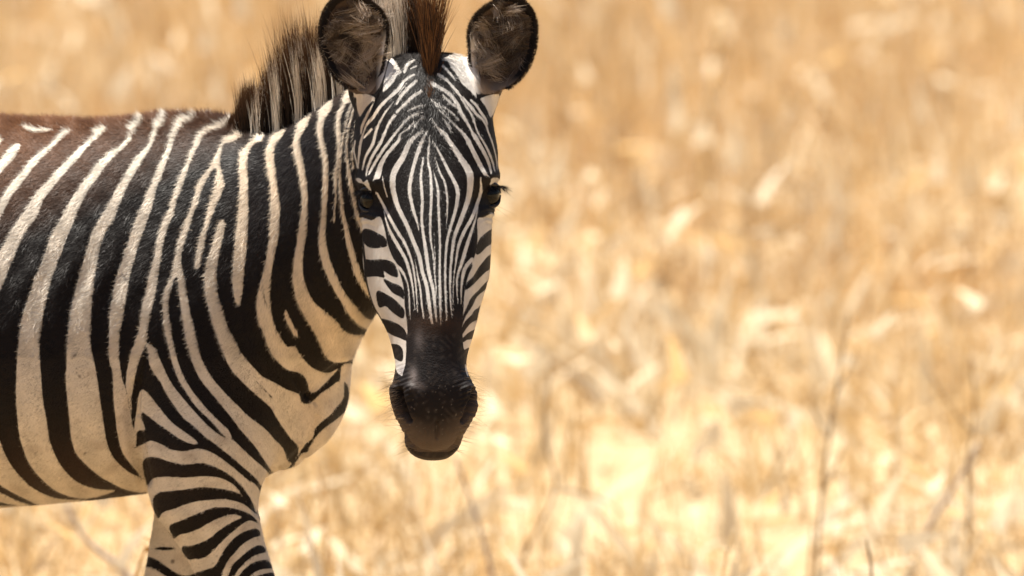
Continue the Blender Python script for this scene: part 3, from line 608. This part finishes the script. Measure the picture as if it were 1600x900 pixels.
# ------------------------------------------------------------------ mane and forelock
def hairs(name, root, dirs, length, width, bend, C0, C1, nseg=5, mat=LONG, parent=zebra):
    sd_ = unit(np.cross(dirs, rng.normal(0, 1, root.shape)*[.3, 1, .3]+np.array([0, 1., 0]))); return tag(part(name, strips(root, dirs, length, width, sd_, bend, nseg, C0, C1, name), mat, parent), kind='stuff')
crest = spline([(330, 190, .40), (350, 199, .385), (372, 208, .37), (395, 212, .35), (425, 211, .325), (450, 206, .30), (475, 195, .275), (500, 179, .25), (525, 162, .222), (552, 148, .195), (580, 132, .165), (605, 118, .145), (635, 104, .12), (662, 98, .10)], 400)
HT = [(330, 6), (345, 10), (357, 26), (366, 44), (378, 52), (386, 92), (402, 92), (412, 98), (424, 118), (431, 142), (450, 150), (456, 174), (494, 160), (510, 125), (540, 150), (600, 165), (640, 150), (662, 120)]
LOCKS = [(376, 2.5), (411, 6.5), (443, 7), (479, 7), (512, 8), (542, 6), (566, 6), (588, 5), (612, 9), (636, 10)]
NM = 14000
i = rng.integers(0, 400, NM); cr = crest[i]; u = cr[:, 0]+rng.normal(0, 1.5, NM)
root = np.array([at(a, b+3, c) for a, b, c in zip(u, cr[:, 1], cr[:, 2])])
side_j = rng.normal(0, .008, NM); root += np.outer(side_j, [-.6, -.7, 0]) ; root[:, 2] -= np.abs(side_j)*.5
ft = np.max([w-np.abs(u-a) for a, w in LOCKS], axis=0); lightm = ft + rng.normal(0, 1.8, NM) > 0
hgt = np.interp(u, [a for a, b in HT], [b for a, b in HT])*.00086*(1+.10*np.sin(u*.35)+.09*np.sin(u*.9+1)+.05*np.sin(u*1.9))*rng.uniform(.70, 1.06, NM)
hgt *= np.where(lightm & (u < 590), .84, 1)
dirs = unit(np.stack([rng.normal(0, .04, NM)-.02+.25*(u < 380), rng.normal(.0, .05, NM), np.ones(NM)], 1))
bend = np.stack([rng.normal(-.03, .06, NM), rng.normal(0, .04, NM), np.zeros(NM)], 1)
C0 = np.where(lightm[:, None], [.94, .88, .78], [.011, .008, .007])*rng.uniform(.75, 1.15, (NM, 1)); C1 = np.where(lightm[:, None], [.60, .46, .32], [.10, .046, .02])*rng.uniform(.7, 1.2, (NM, 1))
hairs('mane', root, dirs, hgt, rng.uniform(.0007, .0014, NM), bend, C0, C1)
NL = 2600
v = 92+rng.random(NL)**1.3*78; u = 671+rng.normal(1, 6, NL).clip(-12, 14)*(1-(v-92)/92)
root = np.array([at(a, b, .035-.0008*(b-92)) for a, b in zip(u, v)]); root[:, 1] += .012
k = ramp(v, 96, 150)[:, None]
dirs = unit(np.stack([rng.normal(.03, .10, NL)+(u-671)*.004, rng.normal(-.05, .08, NL)+.1, np.ones(NL)], 1))
ln_ = rng.uniform(.05, .135, NL)*(1-.8*k[:, 0])
C0 = np.array([.03, .016, .010])*rng.uniform(.7, 1.3, (NL, 1)); C1 = np.where(rng.random((NL, 1)) < .55, [.27, .11, .034], [.030, .017, .011])*rng.uniform(.6, 1.25, (NL, 1))
hairs('forelock', root, dirs, ln_, rng.uniform(.0007, .0013, NL), np.stack([rng.normal(0, .08, NL), rng.normal(0, .05, NL), np.zeros(NL)], 1), C0, C1)

# ------------------------------------------------------------------ hair in the ears, lashes, whiskers
for (O, c, yrim), sgn in zip(EARS, (-1, 1)):
    NE = 5200; NK = 150; ka = rng.uniform(0, 2*math.pi, NK); kr = np.sqrt(rng.random(NK))*.88; kb = O[(ka/(2*math.pi)*len(O)).astype(int) % len(O)]
    kc = c+(kb-c)*kr[:, None]; kd = unit(np.stack([-(kc[:, 0]-c[0]+sgn*10)*.03+np.sin(kc[:, 1]*.09)*.9, np.full(NK, -.35), (kc[:, 1]-c[1])*.012+np.cos(kc[:, 0]*.12)*.7], 1)+rng.normal(0, .35, (NK, 3)))
    kw = ramp(-sgn*(kc[:, 0]-c[0]), -10, 30)*.75 + ramp(kc[:, 1], 60, 125)*.35; kt = rng.random(NK) < .30+.6*kw; kdark = np.exp(-((kc[:, 0]-c[0]-sgn*4)/13)**2-((kc[:, 1]-c[1]+10)/36)**2)
    li_ = rng.integers(0, NK, NE); g = kc[li_]+rng.normal(0, 3.2, (NE, 2)); rr = np.clip(np.hypot((g[:, 0]-c[0])/55, (g[:, 1]-c[1])/80), 0, .93)
    root = np.array([at(x, y, yrim(y)+.033*(1-r**2.2)) for (x, y), r in zip(g, rr)])
    dirs = unit(kd[li_] + rng.normal(0, .13, (NE, 3)))
    C0 = np.where(kt[li_][:, None], [.52, .42, .33], [.17, .125, .09])*rng.uniform(.7, 1.2, (NE, 1))*(1-.85*kdark[li_][:, None])
    cv = rng.normal(0, .45, (NK, 3))[li_]; hairs('ear_hair', root, dirs, rng.uniform(.010, .028, NE), rng.uniform(.0006, .0011, NE), cv+rng.normal(0, .1, (NE, 3)), C0*.8, C0*1.35)
    NE = 6000; a = rng.random(NE)*len(O); i0 = a.astype(int); g = O[i0]+(O[(i0+1) % len(O)]-O[i0])*(a-i0)[:, None]                  # short fringe round the rim
    nrm = unit(np.stack([(g[:, 0]-c[0])/55, (g[:, 1]-c[1])/80], 1)); g = g + nrm*rng.uniform(-3, 1.5, (NE, 1)); kf = (g[:, 1] < 138); g, nrm = g[kf], nrm[kf]; NE = len(g)
    root = np.array([at(x, y, yrim(y)-.001) for x, y in g]); out = unit(np.stack([nrm[:, 0], np.full(NE, -.25), -nrm[:, 1]], 1)+rng.normal(0, .4, (NE, 3)))
    hairs('ear_fringe', root, out, rng.uniform(.002, .005, NE), np.full(NE, .0005), np.zeros((NE, 3)), np.tile([.012, .009, .008], (NE, 1)), np.tile([.05, .03, .018], (NE, 1)), 2)
EYE = plain_mat('eye', (.004, .003, .0025), .05, .2); LID = plain_mat('eyelid', (.014, .011, .010), .42, .4)
tree = BVHTree.FromPolygons([tuple(v) for v in co], [tuple(f.vertices) for f in skin.polygons])
def hit(u, v):
    d = Vector(at(u, v, 0)-CAM).normalized(); return tree.ray_cast(Vector(CAM), d)[0]
for eu, ev, s, rad in ((579, 312, -1, .0205), (764, 305, 1, .0205)):
    bm = bmesh.new(); bmesh.ops.create_uvsphere(bm, u_segments=32, v_segments=20, radius=rad)
    h0 = hit(eu, ev) or Vector(at(eu, ev, -.03)); c0_ = h0 + Vector((-s*.006, .0125, 0))
    for v_ in bm.verts: v_.co += c0_-Vector(zebra_at)
    for f in bm.faces: f.smooth = True
    me = bpy.data.meshes.new('eye'); bm.to_mesh(me); bm.free(); eye = link('eye', me, EYE, zebra)
    # lids: two arcs of skin closing over the ball
    V, F = [], []
    for up in (1, -1):
        rings = []
        for k in range(15):
            w = -1+2*k/14; th = w*1.15; prof = (1-w*w)**.5
            el = (.66*prof+.10) if up > 0 else -(.74*prof+.06)
            ctr = np.array(c0_) + rad*1.04*np.array([math.sin(th+s*.55)*math.cos(el), -math.cos(th+s*.55)*math.cos(el), math.sin(el)])
            rings.append(ctr + np.outer(np.cos(TH[::8]), [0, 0, .0030])*(.35+.65*prof) + np.outer(np.sin(TH[::8]), [.3*s, -.0030, 0])*[.01, 1, 1]*(.35+.65*prof))
        loft(rings, V, F)
    me = bpy.data.meshes.new('eyelid'); me.from_pydata([tuple(np.array(v)-zebra_at) for v in V], [], F); me.polygons.foreach_set('use_smooth', [True]*len(F)); me.update(); link('eyelid', me, LID, zebra)
    NL = 150; a = rng.uniform(-.9, 1.1, NL); th = a*1.0+s*.55
    root = np.array(c0_) + rad*1.07*np.stack([np.sin(th)*.93, -np.cos(th)*.93, np.full(NL, .52)], 1)
    dirs = unit(np.stack([np.sin(th)*1.1+s*.3, -np.cos(th)*.8, rng.normal(-.2, .28, NL)], 1))
    hairs('eyelash', root, dirs, rng.uniform(.010, .019, NL), np.full(NL, .0006), np.stack([rng.normal(0, .15, NL), rng.normal(0, .1, NL), rng.normal(-.35, .15, NL)], 1), np.tile([.012, .011, .012], (NL, 1)), np.tile([.02, .018, .02], (NL, 1)), 4)
NW = 150; g = []; dd = []
for k in range(NW):
    sgn = -1 if k % 5 < 3 else 1; v = rng.uniform(575, 705)
    eL, eR = np.interp(v, [575, 600, 640, 675, 705], [620, 612, 616, 630, 640]), np.interp(v, [575, 600, 640, 675, 705], [727, 742, 746, 727, 714])
    x = eL+rng.uniform(1, 14) if sgn < 0 else eR-rng.uniform(1, 14); h = hit(x, v)
    if h is None: continue
    g.append(h); dd.append((sgn*rng.uniform(.6, 1), rng.uniform(-.6, .0), rng.uniform(-.35, .2)))
for x, v, sgn in [(766, 312, 1), (764, 322, 1), (762, 330, 1), (760, 336, 1), (767, 318, 1), (570, 330, -1), (568, 322, -1)]:
    h = hit(x, v)
    if h: g.append(h); dd.append((sgn*1., -.3, rng.uniform(-.6, -.1)))
g = np.array(g); dd = unit(np.array(dd)); n_ = len(g)
hairs('whiskers', g, dd, rng.uniform(.014, .042, n_), np.full(n_, .00042), np.stack([np.zeros(n_), np.zeros(n_), rng.normal(-.2, .25, n_)], 1), np.tile([.14, .10, .07], (n_, 1)), np.tile([.30, .22, .14], (n_, 1)), 5)
# ------------------------------------------------------------------ ground and dry grass
def ground_mat():
    m, nt, b, N, L = material('straw_litter')
    tc = N('ShaderNodeTexCoord'); a = N('ShaderNodeTexNoise'); a.inputs['Scale'].default_value = .35; a.inputs['Detail'].default_value = 6; L(tc.outputs['Object'], a.inputs['Vector'])
    c = N('ShaderNodeTexNoise'); c.inputs['Scale'].default_value = 9; c.inputs['Detail'].default_value = 6; L(tc.outputs['Object'], c.inputs['Vector'])
    mm = N('ShaderNodeMath'); mm.operation = 'MULTIPLY_ADD'; L(c.outputs[0], mm.inputs[0]); mm.inputs[1].default_value = .7; L(a.outputs[0], mm.inputs[2])
    r = N('ShaderNodeValToRGB'); L(mm.outputs[0], r.inputs[0]); e = r.color_ramp.elements
    e[0].position = .6; e[0].color = (.30, .185, .08, 1); e[1].position = 1.05; e[1].color = (.46, .345, .195, 1)
    L(r.outputs[0], b.inputs['Base Color']); b.inputs['Roughness'].default_value = .9
    bp = N('ShaderNodeBump'); bp.inputs['Strength'].default_value = .6; bp.inputs['Distance'].default_value = .03; L(c.outputs[0], bp.inputs['Height']); L(bp.outputs[0], b.inputs['Normal'])
    return m
bm = bmesh.new(); bmesh.ops.create_grid(bm, x_segments=60, y_segments=60, size=900)
me = bpy.data.meshes.new('ground'); bm.to_mesh(me); bm.free()
gr = tag(link('ground', me, ground_mat()), kind='structure')
GRASS = hair_mat('dry_grass_blade', .5, .3, .5)
def blades(n, x, y, ln, w, lean, C, name, z=0):
    root = np.stack([x, y, np.full(n, -.01)+z], 1)
    az = rng.uniform(0, 2*math.pi, n); tl = np.abs(rng.normal(0, 1, n))*lean
    d = unit(np.stack([np.cos(az)*tl, np.sin(az)*tl, np.ones(n)], 1)); bend = np.stack([np.cos(az+rng.normal(0, .5, n)), np.sin(az), -.5*np.ones(n)], 1)*np.minimum(tl*.5, .5)[:, None]
    sd_ = unit(np.stack([rng.normal(0, 1, n), rng.normal(0, 1, n), rng.normal(0, .5, n)], 1)); sd_ = unit(sd_-(sd_*d).sum(1)[:, None]*d)
    return strips(root, d, ln, w, sd_, bend, 3, C*.92, C, name)
def field_noise(x, y, s, ph): return np.sin(x*s+ph)*np.sin(y*s*.7+ph*2)+.6*np.sin(x*s*2.3+1+ph)*np.sin(y*s*1.9+ph)
STRAW = np.array([[.64, .45, .225], [.53, .345, .15], [.78, .655, .44], [.27, .16, .075]])
def straw(n, w): return STRAW[rng.choice(4, n, p=w)]*rng.uniform(.82, 1.12, (n, 1))
def spread_(n, y0, y1, pw):
    y = y0+(y1-y0)*rng.random(n)**pw; x = rng.uniform(-1, 1, n)*(2.4+(y+16)*.07); return x, y
# standing grass, in tufts, low and thin near the zebra, tall and rusty farther off
NT = 9000; tx, ty = spread_(NT, 1.5, 62, 1.25); keep = rng.random(NT) < .55+.4*field_noise(tx, ty, 1.0, .4)+.4*ramp(ty, 12, 18); tx, ty = tx[keep], ty[keep]; NT = len(tx)
tk = rng.integers(0, NT, 120000); n = len(tk); far = ramp(ty[tk], 9, 19)
th_ = (rng.uniform(.10, .30, NT)+rng.uniform(.10, .40, NT)*ramp(ty, 9, 20))[tk]
x = tx[tk]+rng.normal(0, .07, n)*(1+far); y = ty[tk]+rng.normal(0, .08, n)*(1+far)
tone = rng.normal(0, .10, (NT, 1))[tk]; rust = (ramp(field_noise(tx, ty, .45, 2.), .1, .9)*ramp(ty, 8, 16))[tk][:, None]
C = straw(n, [.5, .27, .17, .06])*(1+tone); C = C*(1-rust*np.array([.16, .28, .38]))*(1-far[:, None]*np.array([.0, .05, .08]))
g = blades(n, x, y, th_*rng.uniform(.5, 1.3, n), rng.uniform(.005, .013, n), np.where(rng.random(n) < .35, 1.1, .45), C, 'dry_grass')
tag(link('dry_grass', g, GRASS), kind='stuff')
# seed heads and curled leaves up among the stems catch the sun
n = 16000; x, y = spread_(n, 3, 45, 1.2); h = rng.uniform(.03, .62, n)*(.35+.65*ramp(y, 6, 18)); kp = rng.random(n) < .5+.4*field_noise(x, y, .9, .9); x, y, h = x[kp], y[kp], h[kp]; n = len(x)
g = blades(n, x, y, rng.uniform(.03, .13, n), rng.uniform(.014, .045, n), np.where(rng.random(n) < .5, .4, 1.6), np.where(rng.random((n, 1)) < .6, [.88, .77, .57], [.70, .48, .23]), 'seed_heads', h)
tag(link('seed_heads', g, GRASS), kind='stuff')
# low grass round the zebra's feet and towards the camera, out of view, added to weaken the bounce on the coat
n = 26000; x = rng.uniform(-4, 4, n); y = rng.uniform(-13.5, 2.5, n)
g = blades(n, x, y, rng.uniform(.12, .40, n), rng.uniform(.008, .02, n), .5, straw(n, [.4, .4, .1, .1]), 'low_grass')
tag(link('low_grass', g, GRASS), kind='stuff')
# tall bare stems
n = 2600; x, y = spread_(n, 7.5, 45, 1.0)
g = blades(n, x, y, rng.uniform(.35, .85, n)*(.6+.4*ramp(y, 7, 16)), rng.uniform(.006, .012, n), np.where(rng.random(n) < .4, .9, .3), straw(n, [.3, .15, .5, .05]), 'bare_stems')
tag(link('bare_stems', g, GRASS), kind='stuff')
# fallen straw and leaf scraps lying about at all angles
n = 70000; x, y = spread_(n, 1.5, 40, 1.1); kp = rng.random(n) < .45+.5*field_noise(x, y, 1.7, 1.1); x, y = x[kp], y[kp]; n = len(x)
big = rng.random(n) < .16
g = blades(n, x, y, np.where(big, rng.uniform(.08, .30, n), rng.uniform(.05, .2, n)), np.where(big, rng.uniform(.025, .055, n), rng.uniform(.006, .018, n)), np.where(big, 1.0, 2.2), np.where(big[:, None], [.70, .60, .43], straw(n, [.45, .17, .33, .05])), 'straw_litter', .02)
tag(link('straw_litter', g, GRASS), kind='stuff')
# stalks and twigs that stand out one by one
STALK = {k: plain_mat(k, c, .6, .25, 0, .5 if 'straw' in k else 0) for k, c in (('pale_straw', (.92, .80, .58)), ('brown_twig', (.26, .17, .10)), ('grey_twig', (.50, .41, .35)), ('gold_straw', (.66, .45, .20)))}
def stalk(y, pts, r, mat, label, twigs=()):
    """a stem through pixel points seen at depth y, carried on down to the ground"""
    if y is None: b = at(*pts[-1][:2], 0)-CAM; y = CAM[1]+b[1]*CAM[2]/-b[2]; twigs = ()
    P = [at(u, v, y+dy) for u, v, dy in pts]
    foot = P[-1]+(P[-1]-P[-2])/max(1e-6, abs(P[-1][2]-P[-2][2]))*max(0, P[-1][2]+.01)*.6; foot[2] = -.01; P.append(foot)
    o = tag(empty('dry_stalk', tuple(foot)), label, 'stalk', 'dry stalks standing out from the grass')
    def tube(name, Q, r0, r1):
        Q = spline(Q, 6*len(Q)); V, F = [], []
        rings = []
        for i, q in enumerate(Q):
            t = unit(Q[min(i+1, len(Q)-1)]-Q[max(i-1, 0)]); a = unit(np.cross(t, [.3, 1, .2])); b = np.cross(t, a); rr = r0+(r1-r0)*i/(len(Q)-1)
            rr *= 1.25 if i % 9 == 4 else 1
            rings.append(q-foot + np.outer(np.cos(TH[::12])*rr, a)+np.outer(np.sin(TH[::12])*rr, b))
        loft(rings, V, F); me = bpy.data.meshes.new(name); me.from_pydata([tuple(v) for v in V], [], F); me.polygons.foreach_set('use_smooth', [True]*len(F)); me.update(); link(name, me, mat, o)
    tube('stem', P, r*.55, r*1.1)
    if r > .012:                                                   # withered leaves along the stem, catching the sun
        nl = 70; Q = spline(P[:-1], 200)[rng.integers(0, 200, nl)]-foot
        az = rng.uniform(0, 2*math.pi, nl); d = unit(np.stack([np.cos(az)*.8, np.sin(az)*.8, rng.uniform(-.3, .9, nl)], 1)); sd_ = unit(np.cross(d, np.array([0, 0, 1.])))
        lm = strips(Q, d, rng.uniform(.03, .085, nl), rng.uniform(.015, .035, nl), sd_, np.tile([0, 0, -.4], (nl, 1)), 3, np.tile([.92, .82, .62], (nl, 1)), np.tile([.86, .72, .5], (nl, 1)), 'leaves')
        tag(link('leaves', lm, GRASS, o), kind='stuff')
    for tw in twigs: tube('twig', [at(u, v, y+dy) for u, v, dy in tw], r*.75, r*.3)
S_ = STALK
stalk(5.0, [(1326, 490, 0), (1312, 580, 0), (1296, 680, 0), (1283, 780, 0), (1277, 880, 0)], .0032, S_['brown_twig'], 'thin dark twig standing tall in the right of the grass, with fine side shoots',
      [[(1308, 610, 0), (1330, 570, .02), (1340, 540, .02)], [(1296, 690, 0), (1272, 640, .02), (1268, 610, 0)], [(1285, 770, 0), (1310, 720, 0), (1322, 690, 0)]])
stalk(5.2, [(1518, 560, 0), (1524, 640, 0), (1512, 730, 0), (1514, 820, 0), (1508, 890, 0)], .0028, S_['brown_twig'], 'thin dark upright twig near the right edge, forked near its middle', [[(1521, 680, 0), (1490, 640, 0), (1462, 600, 0), (1440, 560, 0)], [(1513, 740, 0), (1530, 700, 0), (1536, 650, 0)]])
stalk(5.4, [(1530, 692, 0), (1500, 745, 0), (1472, 790, 0), (1446, 836, 0)], .0052, S_['grey_twig'], 'pale grey stick leaning left, crossing the dark forked twig near the right edge')
stalk(None, [(1360, 690, 0), (1412, 715, 0), (1465, 760, .1), (1490, 800, .1)], 0.008, S_['pale_straw'], 'pale straw stem slanting down to the right between the two dark twigs')
stalk(None, [(1040, 690, 0), (1018, 750, 0), (1002, 825, 0)], 0.009, S_['pale_straw'], 'broad pale straw stem leaning right, low in the grass right of the muzzle')
stalk(2.6, [(1146, 826, 0), (1138, 860, 0), (1130, 895, 0)], .0035, S_['pale_straw'], 'short pale stem tip poking up at the bottom edge, right of the zebra')
stalk(2.4, [(1354, 842, 0), (1358, 870, 0), (1362, 898, 0)], .0024, S_['brown_twig'], 'short dark stem tip poking up at the bottom edge, right of the tall dark twig')
stalk(14.2, [(1126, 20, 0), (1118, 110, 0), (1106, 190, 0), (1098, 268, 0)], 0.02, S_['pale_straw'], 'broad pale blurred stalk standing upright near the top of the picture')
stalk(None, [(786, 192, 0), (812, 240, 0), (840, 300, 0), (858, 345, 0)], 0.02, S_['pale_straw'], 'pale blurred stalk slanting down to the right beside the zebra eye')
stalk(None, [(1240, 372, 0), (1190, 412, 0), (1130, 455, .1)], 0.014, S_['pale_straw'], 'pale blurred straw lying slantwise in the middle of the grass')
stalk(None, [(1440, 255, 0), (1408, 292, 0), (1376, 335, 0)], 0.018, S_['pale_straw'], 'pale blurred stalk leaning right, high in the right of the picture')
stalk(None, [(1262, 108, 0), (1284, 160, 0), (1304, 215, 0), (1322, 290, 0)], 0.016, S_['pale_straw'], 'pale blurred stalk leaning left near the top, right of the upright one')
stalk(None, [(1030, 350, 0), (1026, 400, 0), (1022, 450, 0)], 0.022, S_['pale_straw'], 'bright pale seed stalk upright in mid grass, right of the zebra cheek')
stalk(4.6, [(712, 715, 0), (728, 760, 0), (746, 815, 0), (768, 895, 0)], .0042, S_['grey_twig'], 'grey stick slanting down to the right just beneath the zebra chin')
stalk(5.3, [(862, 560, 0), (850, 680, 0), (868, 760, 0), (828, 850, 0), (808, 895, 0)], .0032, S_['brown_twig'], 'thin brown bent twig low in the grass right of the chin', [[(866, 765, 0), (900, 768, 0), (950, 785, 0), (975, 805, 0)]])
stalk(5.0, [(492, 715, 0), (504, 770, 0), (510, 830, 0), (512, 890, 0)], .0036, S_['gold_straw'], 'golden straw stem upright just right of the foreleg')
stalk(4.6, [(104, 790, 0), (130, 838, 0), (162, 868, 0), (196, 898, 0)], .0062, S_['grey_twig'], 'mauve grey bent stick beneath the zebra belly')
stalk(2.0, [(243, 832, 0), (232, 862, 0), (212, 898, 0)], .0022, S_['gold_straw'], 'thin golden stem leaning against the light behind the far foreleg', [[(238, 845, 0), (222, 838, 0)]])
